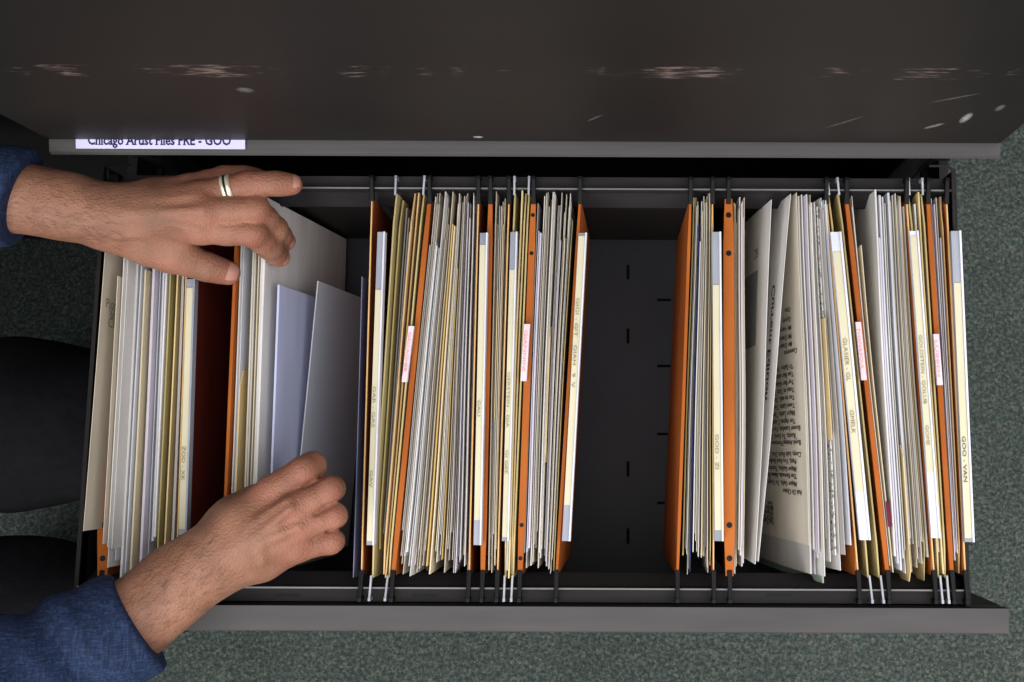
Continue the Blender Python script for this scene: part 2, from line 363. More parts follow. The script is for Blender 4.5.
for nm, y, s in (('back_rail', YB, 1), ('front_rail', YF, -1)):
    mb = MB()
    mb.box(XL, XR, *sorted((y-s*.0007, y+s*.0007)), ZR-.014, ZR-.0006)
    mb.box(XL, XR, *sorted((y-s*.0006, y+s*.0006)), ZR-.0006, ZR, 2)
    mb.box(XL, XR, *sorted((y+s*.0007, y+s*.0105)), ZR-.009, ZR-.005)
    mb.prism([(y-s*.009, ZR-.032), (y-s*.009, ZR-.030), (y-s*.0007, ZR-.014), (y+s*.0105, ZR-.009), (y+s*.0105, ZR-.032)], XL, XR)
    if s < 0:
        for px in (424, 780, 285): q = V(px, 596); mb.box(q.x-.009, q.x+.009, q.y-.001, q.y+.001, ZR-.0052, ZR-.0046, 1)
    mb.build(nm, [M['rail'], M['black'], M['crest']], drawer)
mb = MB()   # wire bracket at the back right corner, catch at the back left corner
a = V(928, 167); c = V(951, 167); e = V(953, 235)
mb.tube([a+Vector((0, 0, .004)), c+Vector((-.003, 0, .004)), c+Vector((0, -.004, .004)), e+Vector((0, 0, .004))], .0011, 8)
mb.build('corner_bracket', M['rail'], drawer)
mb = MB(); a = V(108, 180); c = V(108, 167); e = V(130, 165)
mb.tube([a, c, e], .0012, 8); mb.build('corner_bracket', M['rail'], drawer)
# ------------------------------------------------------------------ sheets
class Surf:
    """a hanging sheet: u runs from the cabinet end to the front, v from the top edge down"""
    def __init__(s, B, F, Bb, Fb, bow=0, belly=0, wave=0, ph=0, droop=0):
        s.B, s.F, s.Bb, s.Fb = (Vector(q) for q in (B, F, Bb, Fb)); s.bow, s.belly, s.wave, s.ph, s.droop = bow, belly, wave, ph, droop
    def p(s, u, v):
        t = s.B.lerp(s.F, u); b = s.Bb.lerp(s.Fb, u); q = t.lerp(b, v)
        g = (YB-q.y)/(YB-YF); h = max(0, min(1, (ZR-q.z)/.2))
        q.x += s.bow*math.sin(math.pi*g)*(1-h)+s.belly*math.sin(math.pi*h)+s.wave*math.sin(2*math.pi*(g*1.3+s.ph))*(1-h)
        q.z -= s.droop*math.sin(math.pi*u)*(1-v)
        return q
    def n(s, u, v):
        e = .01
        d = (s.p(u+e, v)-s.p(u-e, v)).cross(s.p(u, v+e)-s.p(u, v-e)).normalized()
        return d if d.x > 0 else -d
def sheet_mesh(S, th, nu=12, nv=6, corner=0, taper=.5):
    vs, fs = [], []
    for side in (-1, 1):
        for i in range(nu+1):
            for j in range(nv+1):
                u, v = i/nu, j/nv
                if corner and j == 0 and i in (0, nu): v = corner
                vs.append(S.p(u, v)+Vector((side*th/2*(1-v*(1-taper)), 0, 0)))
    N = (nu+1)*(nv+1)
    g = lambda i, j, s: s*N+i*(nv+1)+j
    for i in range(nu):
        for j in range(nv):
            for s in (0, 1): fs.append((g(i, j, s), g(i+1, j, s), g(i+1, j+1, s), g(i, j+1, s)))
    for i in range(nu):
        for j in (0, nv): fs.append((g(i, j, 0), g(i+1, j, 0), g(i+1, j, 1), g(i, j, 1)))
    for j in range(nv):
        for i in (0, nu): fs.append((g(i, j, 0), g(i, j+1, 0), g(i, j+1, 1), g(i, j, 1)))
    mb = MB(); mb.add(vs, fs); return mb
def put_sheet(name, S, mat, th=.0004, parent=None, corner=0, taper=.5):
    return sheet_mesh(S, th, corner=corner, taper=taper).build(name, mat, parent, origin=S.p(.5, 1), smooth=False)
def xat(line, y):               # line = (x at y 200, x at y 560)
    return line[0]+(line[1]-line[0])*(y-200)/360.0
def make_surf(line, yt, yb, z, pocket, zb=-.196, **kw):
    """top edge along the photographed line; bottom drawn together towards the pocket's foot"""
    free = abs(z) > .0125
    top, out = [], []
    for yy in (yt, yb):
        P = V(xat(line, yy), yy, z if free else 0)
        k = (P.y-YF)/(YB-YF)
        L = V(xat(pocket['L'], 390), 390).x+(k-.5)*(V(xat(pocket['L'], 200), 200).x-V(xat(pocket['L'], 560), 560).x)
        R = V(xat(pocket['R'], 390), 390).x+(k-.5)*(V(xat(pocket['R'], 200), 200).x-V(xat(pocket['R'], 560), 560).x)
        lo, hi = pocket.get('foot', (.22, .78))
        f = max(-.15, min(1.15, (P.x-L)/(R-L)))
        xb = L+(R-L)*(lo+(hi-lo)*f)
        zt = z if free else 0
        at = lambda zz: P.x+(xb-P.x)*(zt-zz)/(zt+.196)
        top.append(Vector((at(z), P.y, ZR+z))); out.append(Vector((at(zb), min(P.y, YBP-.0025), ZR+zb)))
    return Surf(top[0], top[1], out[0], out[1], **kw)
INK = {}
def write_on(S, parent, body, u, v, size, mode, mat, name='printed_text', side=-1, bold=0, squeeze=1.0):
    """lay lettering on the sheet; mode: 'down' reads along +v with letter tops to +u, 'along' reads along +u"""
    tv, tf = text_geo(body, size, bold, squeeze=squeeze)
    lu = (S.p(1, v)-S.p(0, v)).length; lv = (S.p(u, 1)-S.p(u, 0)).length
    mb = MB(); vs = []
    for x, y in tv:
        if mode == 'down': uu, vv = u+y/lu, v+x/lv
        elif mode == 'along': uu, vv = u+x/lu, v-side*0+ (y*(1 if side < 0 else -1))/lv
        vs.append(S.p(uu, vv)+S.n(uu, vv)*side*.0006)
    mb.add(vs, tf)
    return mb.build(name, mat, parent)
def patch_on(S, parent, u0, u1, v0, v1, mat, name, side=-1):
    mb = MB(); n = 6; vs = []
    for i in range(n+1):
        for j in range(n+1):
            u, v = u0+(u1-u0)*i/n, v0+(v1-v0)*j/n; vs.append(S.p(u, v)+S.n(u, v)*side*.0005)
    mb.add(vs, [(i*(n+1)+j, (i+1)*(n+1)+j, (i+1)*(n+1)+j+1, i*(n+1)+j+1) for i in range(n) for j in range(n)])
    return mb.build(name, mat, parent)
# ------------------------------------------------------------------ hanging files
def hook(mb, P, end, black=True, dx=0):
    """end +1 towards the cabinet, -1 towards the front"""
    y = YB if end > 0 else YF
    a = Vector((P.x, P.y, P.z)); b = Vector((P.x+dx, y+end*.0078, ZR+.0035))
    if black:
        mb.bar(a+Vector((0, -end*.004, -.001)), b, .0040, .005, taper=.75)
        mb.bar(b+Vector((0, 0, .002)), b+Vector((0, 0, -.0075)), .0034, .0035, up=(0, 1, 0))
    else:
        mb.bar(a+Vector((0, -end*.002, 0)), b, .0014, .0026)
        mb.bar(b+Vector((0, 0, .0016)), b+Vector((0, 0, -.0075)), .0018, .0026, up=(0, 1, 0))
def title_strip(folder, x0, y0, x1, y1, w, c0, c1, text, tpos, tsize, z=.007, right_white=True, top_white=False):
    """full length plastic title holder lying on top of a file; c0, c1 = card from / to in image rows"""
    def at(y, k, dz=0): return V(x0+(x1-x0)*(y-y0)/(y1-y0)+w*k, y, z)+Vector((0, 0, dz))
    mb = MB(); n = 10
    prof = [(-.02, -.004), (0, 0), (.78, .0004), (.80, .0022), (1.0, .0022), (1.02, -.005)]
    m = len(prof); vs = []
    for i in range(n+1):
        y = y0+(y1-y0)*i/n
        vs += [at(y, k, dz) for k, dz in prof]
    for i in range(n):
        for j in range(m-1):
            mb.add([], [])
            mb.f.append((i*m+j, (i+1)*m+j, (i+1)*m+j+1, i*m+j+1)); mb.mi.append(1 if j >= 2 and right_white else 0)
    mb.v = [tuple(p) for p in vs]
    mb.f.append(tuple(range(m))); mb.mi.append(0); mb.f.append(tuple(n*m+j for j in range(m))); mb.mi.append(0)
    st = mb.build('title_strip', [M['strip_white'] if top_white else M['strip_grey'], M['strip_white']], folder)
    mb = MB(); vs = []
    for i in range(n+1):
        y = c0+(c1-c0)*i/n; vs += [at(y, .03, .0007), at(y, .77, .0010)]
    mb.add(vs, [(2*i, 2*i+1, 2*i+3, 2*i+2) for i in range(n)])
    mb.build('title_card', M['card'], st)
    if text:
        for body, ty in text:
            tv, tf = text_geo(body, tsize)
            mb = MB(); px = 1/1290.0
            def pt(x, y):
                yy = ty+x/px
                return at(yy, .16+.62*y/tsize*.9, .0016)
            mb.add([pt(x, y) for x, y in tv], tf); mb.build('title_lettering', tpos, st)
    return st
def orange_file(pk, label, bandL=None, bandR=None, mats=('kraft', 'kraft'), y0=199, y1=576, inner=None):
    L, R = pk['L'], pk['R']
    q = V((L[0]+R[1])/2, 390, -.196)
    f = empty('hanging_file', q, label, 'hanging file', 'orange hanging files in the drawer')
    for nm, line, mt, band, sgn in (('left_panel', L, mats[0], bandL, -1), ('right_panel', R, mats[1], bandR, 1)):
        S = make_surf(line, y0, y1, -.001, dict(pk, foot=pk.get('pfoot', (.14, .86))), zb=-.199)
        nm = 'pocket_panel'
        o = put_sheet(nm, S, M[mt], .0012, f, corner=.03)
        # top band folded over the rod
        w = (band or ((.0026 if sgn < 0 else .0012), None))[0]
        mb = MB(); n = 8
        lean = -.35
        vs = []
        for i in range(n+1):
            p = S.p(i/n, 0); k = 1 if 0 < i < n else .7
            vs += [p+Vector((-w/2*k, 0, -.001)), p+Vector((-w/2*k, 0, .0014)), p+Vector((w/2*k, 0, .0018)), p+Vector((w/2*k, 0, -.001))]
        for i in range(n):
            for j in range(4): mb.f.append((4*i+j, 4*(i+1)+j, 4*(i+1)+(j+1) % 4, 4*i+(j+1) % 4)); mb.mi.append(0)
        mb.f += [(0, 1, 2, 3), (4*n, 4*n+1, 4*n+2, 4*n+3)]; mb.mi += [0, 0]
        mb.v = [tuple(p) for p in vs]
        mb.build('top_band', M['kraft' if w > .002 else 'kraft_edge'], o, bevel=.0002)
        if w > .0045:
            for u in (.045, .15, .87, .955):
                mb = MB(); mb.disc(S.p(u, 0)+Vector((0, 0, .0017)), min(.0022, w*.3), .0002); mb.build('punched_hole', M['black'], o)
        for e, u in ((1, 0), (-1, 1)):
            mb = MB(); hook(mb, S.p(u, 0)+Vector((0, 0, .001)), e); mb.build('hook', M['black'], f, bevel=.0006)
    return f
def tab(f, x0, y0, x1, y1, w, body, z=.006):
    mb = MB()
    c = [V(x0, y0, z), V(x0+w, y0, z), V(x1+w, y1, z), V(x1, y1, z)]
    c2 = [p-Vector((0, 0, .004)) for p in c]
    mb.add(c+c2, [(0, 1, 2, 3), (0, 4, 5, 1), (1, 5, 6, 2), (2, 6, 7, 3), (3, 7, 4, 0), (7, 6, 5, 4)])
    o = mb.build('index_tab', M['tab'], f); o['label'] = 'short pinkish white index tab'
    ts = w*.75
    tv, tf = text_geo(body, ts, .0)
    ml = max(p[0] for p in tv); L = (y1-y0)*.72
    mb = MB()
    for_x = lambda x, y: V(x0+(x1-x0)*((y0+6+x/ml*L)-y0)/(y1-y0)+w*.15+y, y0+6+x/ml*L, z+.0004)
    mb.add([for_x(x, y) for x, y in tv], tf); mb.build('tab_lettering', M['ink_red'], o)
def khaki_file(line0, line1, label, y0=193, y1=578):
    pk = dict(L=line0, R=line1)
    q = V((line0[0]+line1[1])/2, 390, -.196)
    f = empty('hanging_folder', q, label, 'hanging folder', 'khaki hanging folders with bright metal tips')
    for line in (line0, line1):
        S = make_surf(line, y0, y1, .001, dict(pk, foot=(.35, .65)), zb=-.198)
        o = put_sheet('folder_leaf', S, PAPER['khaki'], .0012, f, corner=.02)
        for e, u in ((1, 0), (-1, 1)):
            dx = S.B.x-S.F.x
            mb = MB(); hook(mb, S.p(u, 0)+Vector((0, 0, .0005)), e, False, dx=e*dx*.06); mb.build('hook_tip', M['metal'], f)
    return f
NAMES = {'bluesheet': 'pale blue', 'white': 'white', 'cold': 'cool white', 'lav': 'lavender tinted', 'cream': 'cream', 'beige': 'beige', 'greylt': 'light grey', 'grey': 'grey', 'tan': 'tan',
         'manila': 'manila', 'olive': 'olive', 'khaki': 'khaki', 'brown': 'brown', 'navy': 'navy blue', 'green': 'pale green', 'yellow': 'yellow', 'print': 'finely printed grey', 'sleeve': 'translucent', 'listpage': 'cream'}
def fill(pk, where, items, group, extra=True):
    """items: (x at the top, x at the bottom, colour, options)"""
    out = []
    full = []
    for i, it in enumerate(items):
        full.append(it)
        if extra and i+1 < len(items) and len(it) == 3:
            a, b = it, items[i+1]
            if b[0]-a[0] < 6:
                full.append((a[0]*.5+b[0]*.5, a[1]*.5+b[1]*.5, random.choice([a[2], a[2], 'greylt', 'beige', 'white']) if a[2] not in ('manila', 'olive', 'tan', 'navy') else random.choice(['beige', 'white'])))
    for i_, it in enumerate(full):
        xt, xb, col = it[:3]; o = it[3] if len(it) > 3 else {}
        yt = o.get('yt', random.uniform(191, 207) if random.random() < .75 else random.uniform(207, 245))
        yb = o.get('yb', random.uniform(548, 576) if random.random() < .8 else random.uniform(530, 550))
        z = o.get('z', random.uniform(-.010, .003))
        S = make_surf((xt, xb), yt, yb, z, pk, zb=o.get('zb', -.193), bow=o.get('bow', pk.setdefault('bow', random.uniform(-.0005, .0005))), belly=o.get('belly', pk.setdefault('belly', random.uniform(-.0005, .0005))),
                      wave=o.get('wave', pk.setdefault('wave', random.uniform(-.0004, .0004))), ph=pk.setdefault('ph', random.random()), droop=o.get('droop', random.uniform(0, .0012)))
        nb_ = [abs(full[k][m]-it[m]) for k in (i_-1, i_+1) if 0 <= k < len(full) for m in (0, 1)]
        thick = o.get('th', max(.0004, min(random.choice((.0006, .0009, .0012, .0016, .0020)), .80*min(nb_ or [1])/1290)))
        thick = min(thick, .8*min(nb_ or [1])/1290)
        folder = col in ('manila', 'olive', 'tan', 'khaki')
        ob = put_sheet('plastic_sleeve' if col == 'sleeve' else 'manila_folder' if folder else 'paper_sheet', S, PAPER[col], (min(.0011, .8*min(nb_ or [1])/1290) if folder else thick), corner=random.choice((0, 0, .03)) if folder else 0, taper=.85*(pk.get('foot', (.22, .78))[1]-pk.get('foot', (.22, .78))[0]))
        what = 'plastic sleeve' if col == 'sleeve' else 'file folder' if folder else 'paper sheet'
        tag(ob, o.get('label', f'{NAMES[col]} {what} standing on edge {where}'), 'folder' if folder else 'sleeve' if col == 'sleeve' else 'paper', group)
        out.append((ob, S, it))
    return out
# ---- pocket 0, left end
P0 = dict(bow=0, belly=0, wave=0, L=(117, 103), R=(189, 177), foot=(.2, .8))
f0 = orange_file(P0, 'orange hanging file at the far left, end of its band showing under beige sheets', bandL=(.0105, 1), mats=('kraft', 'maroon'))
title_strip(f0, 187, 279, 178.5, 535, 9, 288, 529, [('ZOD - XK', 446)], M['ink_soft'], .006, right_white=False)
w0 = 'in the leftmost hanging file'
r0 = fill(P0, w0, [
    (109, 81, 'beige', dict(yt=214, yb=531, z=.028, zb=-.17, th=.0004, label='beige sheet with pencilled note leaning over the drawer side at far left')),
    (122, 102, 'beige', dict(yt=276, yb=544, z=.026, zb=-.18, th=.0005)),
    (127, 107, 'white', dict(yt=210, yb=547, z=.024, th=.0005)),
    (131, 111, 'white', dict(yt=214, yb=549, z=.019, th=.0005)),
    (135.5, 115.5, 'white', dict(yt=208, yb=566, z=.012, th=.0005)),
    (140.5, 120, 'cold', dict(yt=205, yb=560, z=.008, th=.0005)), (143, 124, 'white', dict(yt=262, yb=580, z=.004)), (147, 128, 'cold', dict(yt=205, yb=572, z=.004)),
    (150, 132, 'cream', dict(yt=270, yb=572, z=.002)), (153, 136, 'white'), (156, 140, 'lav'), (159, 143, 'cold'), (162, 147, 'white'), (165, 150, 'cold'), (169, 153, 'white'),
    (173.5, 157, 'olive', dict(yt=200, yb=566, z=0)), (180, 163, 'manila', dict(yt=200, yb=560, z=-.002)), (184, 170, 'greylt', dict(yt=205, yb=560, z=-.004))],
    'papers in the leftmost hanging file', extra=False)
ob, S, _ = r0[0]
def note(S, ob, body, u0, v0, size):
    tv, tf = text_geo(body, size); lu = (S.p(1, v0)-S.p(0, v0)).length; lv = (S.p(.5, 1)-S.p(.5, 0)).length
    mb = MB(); mb.add([S.p(u0-y/lu, v0+x/lv)+Vector((.0008, 0, .0006)) for x, y in tv], tf); mb.build('pencil_note', M['ink_soft'], ob)
note(S, ob, 'Pioneer', .30, .03, .0105); note(S, ob, "'68", .330, .06, .0105); note(S, ob, 'Chicago', .36, .06, .0105)
# ---- pocket 1, spread open by the hands
P1 = dict(bow=0, belly=0, wave=0, L=(238, 223), R=(372, 362), foot=(.2, 1.02), pfoot=(.10, .9))
f1 = orange_file(P1, 'orange hanging file spread wide open between the two hands', mats=('kraft', 'kraft_dark'), y0=196)
title_strip(f1, 377.5, 232, 366.5, 545, 8, 290, 541, [('GAR - GAS', 386), ('GAV', 470)], M['ink_soft'], .0068)
w1 = 'in the file spread open by the hands'
r1 = fill(P1, w1, [
    (240.8, 226.8, 'white', dict(yt=212, yb=575, z=-.004)),
    (242.4, 228, 'cold', dict(yt=205, yb=572, z=-.006)),
    (243.8, 229.4, 'manila', dict(yt=369, yb=572, z=-.006, label='manila folder half the length of the others under the right wrist')),
    (252, 239, 'beige', dict(yt=204, yb=570, z=-.006)), (254, 241, 'greylt', dict(yt=207, yb=572, z=-.006)),
    (258, 245, 'cream', dict(yt=200, yb=572, z=-.005)), (262, 249, 'white', dict(yt=198, yb=575, z=-.004)),
    (265, 252, 'white', dict(yt=197, yb=578, z=-.002, label='large white sheet leaning open under the left fingertips')),
    (277, 263, 'bluesheet', dict(yt=283, yb=566, z=-.010, label='pale blue white sheet lying against the open white sheet between the hands')),
    (326, 290, 'sleeve', dict(yt=281, yb=560, z=-.055, zb=-.19, label='narrow translucent sleeve sunk in the open file behind the right fingertips'))],
    'papers in the spread file', extra=False)
fb = fill(P1, w1, [(363, 352.5, 'cold', dict(yt=276, yb=578, z=-.004, zb=-.10, belly=0))], 'papers in the spread file', extra=False)[0][0]
fb.name = 'plastic_folder'; fb.data.materials[0] = PAPER['bluefolder']; fb['label'] = 'thin bluish plastic folder standing against the right side of the open file'; fb['category'] = 'folder'
# ---- khaki folder 1
khaki_file((395.5, 373), (423, 390), 'khaki hanging folder third file group from left, holding tan folders behind the right hand')
K1 = dict(L=(395.5, 373), R=(423, 390), foot=(.38, .62))
fill(K1, 'in the khaki folder right of the spread file', [(400, 376, 'olive'), (404, 378.5, 'grey', dict(yt=205, z=-.012)), (407, 380, 'grey', dict(yt=215, z=-.012)), (410, 382, 'greylt', dict(yt=230, z=-.010)),
     (413.5, 384, 'tan', dict(yt=192, yb=575, z=.001)), (417.5, 386.5, 'tan', dict(yt=192, yb=578, z=-.003))], 'papers in the first khaki folder', extra=False)
# ---- pocket 2
P2 = dict(L=(429.5, 394.5), R=(478.5, 469.5))
f2 = orange_file(P2, 'orange hanging file with pink tab, next to the tan folders left of the middle', bandL=(.0040, 1))
tab(f2, 408.5, 326, 401.5, 382, 5.5, 'GALLAGHER')
title_strip(f2, 480, 233, 473.5, 545, 8, 245, 520, [('GAU', 400)], M['ink_soft'], .0062)
fill(P2, 'in the overfull file left of the middle', [
    (433, 398, 'greylt'), (434.5, 399.5, 'beige'), (436, 401, 'greylt'), (437.5, 402.5, 'beige'), (439.5, 404, 'white', dict(yt=242, yb=556, z=.001)), (441, 406, 'white', dict(yt=246, yb=552, z=.002)), (443, 409, 'cold', dict(yt=248, yb=566, z=0)),
    (445, 412, 'white'), (446.5, 414.5, 'grey'), (448, 417, 'beige'), (449.5, 419.5, 'greylt'), (451, 422, 'beige'), (452.5, 424.5, 'brown', dict(z=-.012)), (454, 427, 'yellow', dict(yt=224, yb=566, z=.001)),
    (456, 430.5, 'cream', dict(yt=226, yb=574, z=.001)), (457.5, 434, 'cream'), (459, 437.5, 'beige'), (460.5, 441, 'yellow', dict(yt=268, yb=560, z=-.002)), (462, 444, 'beige'), (463.5, 447.5, 'greylt'), (465, 451, 'beige'),
    (467, 454.5, 'lav'), (468.5, 457, 'lav'), (470, 459.5, 'white', dict(yt=218, yb=560, z=.001)), (472, 462, 'lav'), (473.5, 464.5, 'white', dict(yt=196, yb=566, z=.002)), (475.5, 467, 'grey')], 'papers in the overfull file left of the middle')
# ---- pocket 3
P3 = dict(L=(490.5, 483), R=(509, 498))
f3 = orange_file(P3, 'slim orange hanging file two strips left of the gap, title strip heavily typed', bandL=(.0045, 1), mats=('kraft', 'kraft_dark'))
title_strip(f3, 510.5, 232, 502, 541, 7, 270, 537, [('GERSTEIN - GIA', 372), ('GI GEE', 450)], M['ink_soft'], .0062)
fill(P3, 'in the slim heavily typed file', [(494, 487, 'greylt'), (496, 488.7, 'beige'), (498, 490.2, 'greylt'), (500, 492, 'manila', dict(yt=290, yb=420, z=0)), (502, 493.5, 'beige'), (504, 495, 'cream'), (506, 496.5, 'greylt')], 'papers in the slim file')
# ---- khaki folder 2
khaki_file((514.5, 505.5), (528.5, 513.5), 'khaki hanging folder in the middle, just left of the pink tab nearer the gap')
fill(dict(L=(514.5, 505.5), R=(528.5, 513.5), foot=(.38, .62)), 'in the middle khaki hanging folder', [(518, 507.5, 'greylt'), (522, 509.5, 'manila', dict(yt=191, yb=578, z=.002)), (525, 511.5, 'manila', dict(yt=192, yb=575, z=.0))], 'papers in the middle khaki folder', extra=False)
# ---- pocket 4, left of the gap
P4 = dict(L=(533.5, 520.5), R=(580, 557.5), foot=(.25, .8), pfoot=(.12, 1.0), shift=0)
f4 = orange_file(P4, 'orange hanging file on the left edge of the empty gap, its side facing it', bandL=(.0052, 1), bandR=(.0025, 1), mats=('kraft', 'kraft'))
tab(f4, 524, 324, 520.5, 381, 6, 'GIANNINI')
title_strip(f4, 578.5, 233, 562, 541, 8.5, 236, 505, [('GIGI - GIT', 298), ('GIAH   9  V', 345)], M['ink_soft'], .0068)
fill(P4, 'in the hanging file left of the empty gap', [
    (538, 524, 'grey'), (540, 526.5, 'lav', dict(yt=231, yb=552, z=0)), (542, 528.5, 'lav', dict(yt=233, yb=548, z=.001)), (544, 530.5, 'white'), (546, 532.5, 'beige'), (548, 534.5, 'greylt'), (550, 536.5, 'grey', dict(z=-.01)), (552, 538, 'beige'),
    (554, 540, 'white'), (556, 542, 'manila', dict(yt=326, yb=463, z=.001)), (558, 543.5, 'lav'), (560.5, 545, 'white'), (562.5, 546.5, 'lav', dict(yt=240, yb=566, z=.001)), (565, 548, 'beige'), (567, 549.5, 'beige'), (569, 551, 'greylt'), (571, 552.5, 'beige'),
    (573.5, 554, 'olive')], 'papers left of the gap')
# ---- pocket 5, right of the gap
P5 = dict(L=(690.5, 678), R=(712.5, 713.5), foot=(.3, .8), pfoot=(-.25, .85))
f5 = orange_file(P5, 'orange hanging file on the right edge of the empty gap, its side facing it', bandL=(.0025, 1), mats=('kraft', 'kraft'))
title_strip(f5, 712, 232, 714.5, 541, 9, 285, 530, [('GOD - ZI', 434)], M['ink_soft'], .0068)
fill(P5, 'in the hanging file right of the empty gap', [
    (694, 682.5, 'olive', dict(yt=196, yb=556, z=-.006)), (696, 685, 'greylt'), (698, 687.5, 'beige'), (699.5, 690, 'navy', dict(yt=225, yb=572, z=-.001)), (701, 692.5, 'white'), (703, 695, 'beige'), (705, 698, 'white'), (706.5, 701, 'cream'), (708, 704, 'white'), (709.5, 707, 'beige'), (711, 710, 'khaki')],
    'papers right of the gap')
# ---- pocket 6, leaning open
P6 = dict(bow=.0006, belly=-.003, wave=.0004, L=(728.5, 729.5), R=(826.5, 857), foot=(.04, .45), pfoot=(-.02, .8))
f6 = orange_file(P6, 'orange hanging file with wide punched band and leaning printed pages', bandL=(.0085, 1), mats=('kraft', 'kraft'))
title_strip(f6, 830.5, 232, 860, 540, 10.5, 252, 492, [('GLASIER - GL', 338), ('GMELK', 410)], M['ink_soft'], .0058, z=.012, right_white=False, top_white=True)
g6 = 'papers in the leaning file'
r6 = fill(P6, 'in the file of leaning printed pages', [
    (735.5, 735.5, 'tan'), (738, 737.8, 'cream'), (740.5, 740, 'white'), (743, 742, 'lav'), (745.5, 745, 'cream', dict(yt=196, yb=564))], g6)
r6 += fill(P6, 'in the file of leaning printed pages', [
    (771, 755.5, 'white', dict(yt=200, yb=564, z=.002, th=.0004, label='leaning white sheet with a dark grey block, left of the printed pages')),
    (789, 758, 'white', dict(yt=195, yb=561, z=.004, th=.0004, label='leaning white page with lettering along its edge')),
    (796, 809, 'listpage', dict(yt=193, yb=545, z=.002, th=.0004, label='cream page printed with an upside down list of names'))], g6, extra=False)
r6 += fill(P6, 'in the file of leaning printed pages', [
    (798.5, 811, 'greylt', dict(yt=196, yb=574, z=0)), (801, 813, 'white', dict(yt=197, yb=560)), (803, 816, 'white'), (806, 818.5, 'lav'), (808, 821, 'white'), (810, 823.5, 'white', dict(yt=203, yb=576)), (812, 826, 'green', dict(yt=270, yb=584, z=-.006)), (814, 829, 'cream'), (816, 832.5, 'white'),
    (818, 836.5, 'manila', dict(yt=318, yb=440, z=.001)), (820, 840, 'print', dict(yt=205, yb=556)), (821.5, 843.5, 'white'), (823, 847, 'print', dict(yt=197, yb=545)), (824.5, 851, 'cold', dict(yt=200, yb=545))], g6, extra=True)
S1o, S1 = [(a, b) for a, b, c in r6 if c[0] == 771][0]; S2o, S2 = [(a, b) for a, b, c in r6 if c[0] == 789][0]; S3o, S3 = [(a, b) for a, b, c in r6 if c[0] == 796][0]
patch_on(S1, S1o, .18, .40, .19, .60, M['patch'], 'printed_block')
write_on(S1, S1o, 'RZ', .115, .20, .011, 'down', M['ink'])
write_on(S2, S2o, 'EGG', .25, .24, .019, 'along', M['ink'], bold=.0006); write_on(S2, S2o, 'Current Edition', .24, .11, .0145, 'along', M['ink'], bold=.0003)
LIST = [(306, 'Oto'), (316, 'Gyory'), (325, 'Mr Ivery'), (334, 'Mr Dean'), (342, 'Mr Dean G'), (350, 'Conversa'), (365, 'Tr Gabo, Yonne'), (373, 'Tue Bar cabin, the'), (381, 'Tor Bar Gallerie'), (389, 'Tues at Tatt, Tues'), (397, 'Tor to salt, Tony E'), (405, 'Teen Latin, Tor by B'),
        (413, 'Major Latin, Tom Honore'), (421, 'Tor Agnes C and B T'), (428.5, 'Bower London, You No'), (436, 'Roots, To Sorel, Coup'), (443, 'Boyd Animal Fortunes'), (455, 'Coop, Luis Fisch, Don, Tin'), (462, 'Patti, You Red Sindler E'), (470, 'Major Gallos, Tourino, J'), (477, 'The Remade, Nova Om'), (485, 'Major Galle, To Tough, Tin'), (493, 'Ask Di Chase'),
        (508, 'Text'), (513, 'Madiso'), (518, 'Wherea'), (523, 'WCV Tor'), (528, 'Paul Tappe')]
for y, body in LIST:
    st = .10 if body[0] not in 'CBA' else .04
    if y > 500: st = .42
    write_on(S3, S3o, body, (y-193)/352.0, st+.02, .0056, 'down', M['ink'], 'printed_line', bold=.00012, squeeze=1.5)
# ---- khaki folder 3
khaki_file((829.5, 867), (839.5, 878), 'khaki hanging folder right of the leaning printed pages, beside a typed white ended strip')
# ---- pocket 7
P7 = dict(pfoot=(.03, .86), bow=-.0006, belly=-.002, wave=.0003, L=(846.5, 886), R=(906.5, 933), foot=(.10, .55))
f7 = orange_file(P7, 'orange hanging file with a red lettered tab, second file group from the right end', bandL=(.0038, 1))
tab(f7, 855.5, 322, 861.5, 380, 5.5, 'THANASOUL')
title_strip(f7, 909.5, 231, 931.5, 538, 8.5, 236, 472, [('GOLDSTEIN - GOLUB', 335), ('GOME', 425)], M['ink_soft'], .0056, z=.010, right_white=False, top_white=True)
r7 = fill(P7, 'in the crowded file near the right end', [
    (850.5, 889, 'tan'), (853, 890.5, 'beige', dict(z=-.004)), (857, 892, 'cream', dict(yt=245, z=0)),
    (875, 895, 'white', dict(yt=190, yb=556, z=.002, label='broad white sheet with its face showing in the crowded file near the right end')),
    (877, 897.5, 'lav', dict(yt=238)), (879, 900, 'cold', dict(yt=196, yb=570)), (881, 902, 'white'), (883, 904, 'lav'), (885, 906.5, 'white'), (887, 909, 'manila', dict(yt=445, yb=582, z=.003)), (889.5, 911.5, 'cold', dict(yt=192, yb=545)),
    (892, 914, 'beige'), (894, 916, 'greylt', dict(yt=194)), (896.5, 919, 'beige'), (898.5, 921.5, 'greylt'), (900.5, 924, 'beige'), (902.5, 927, 'khaki', dict(yt=200, yb=582, z=-.004)), (904.5, 930, 'greylt')], 'papers in the crowded file near the right end')
o7, S7 = [(a, b) for a, b, c in r7 if c[0] == 857][0]
mb = MB(); pa, pb = S7.p(.79, 0), S7.p(.865, 0)
mb.bar(pa+Vector((.001, 0, .0006)), pb+Vector((.001, 0, .0006)), .0030, .0006); fl = mb.build('sticky_flag', M['flag'], o7); fl['label'] = 'small maroon sticky flag'
# ---- khaki folder 4
khaki_file((909.5, 938), (922.5, 945), 'khaki hanging folder nearest the right end, between the last two typed strips')
fill(dict(L=(909.5, 938), R=(922.5, 945), foot=(.38, .62)), 'in the khaki folder nearest the right end', [(915.5, 940.5, 'white', dict(yt=203, z=-.003)), (919, 943, 'manila', dict(yt=192, yb=574, z=.0))], 'papers in the last khaki folder', extra=False)
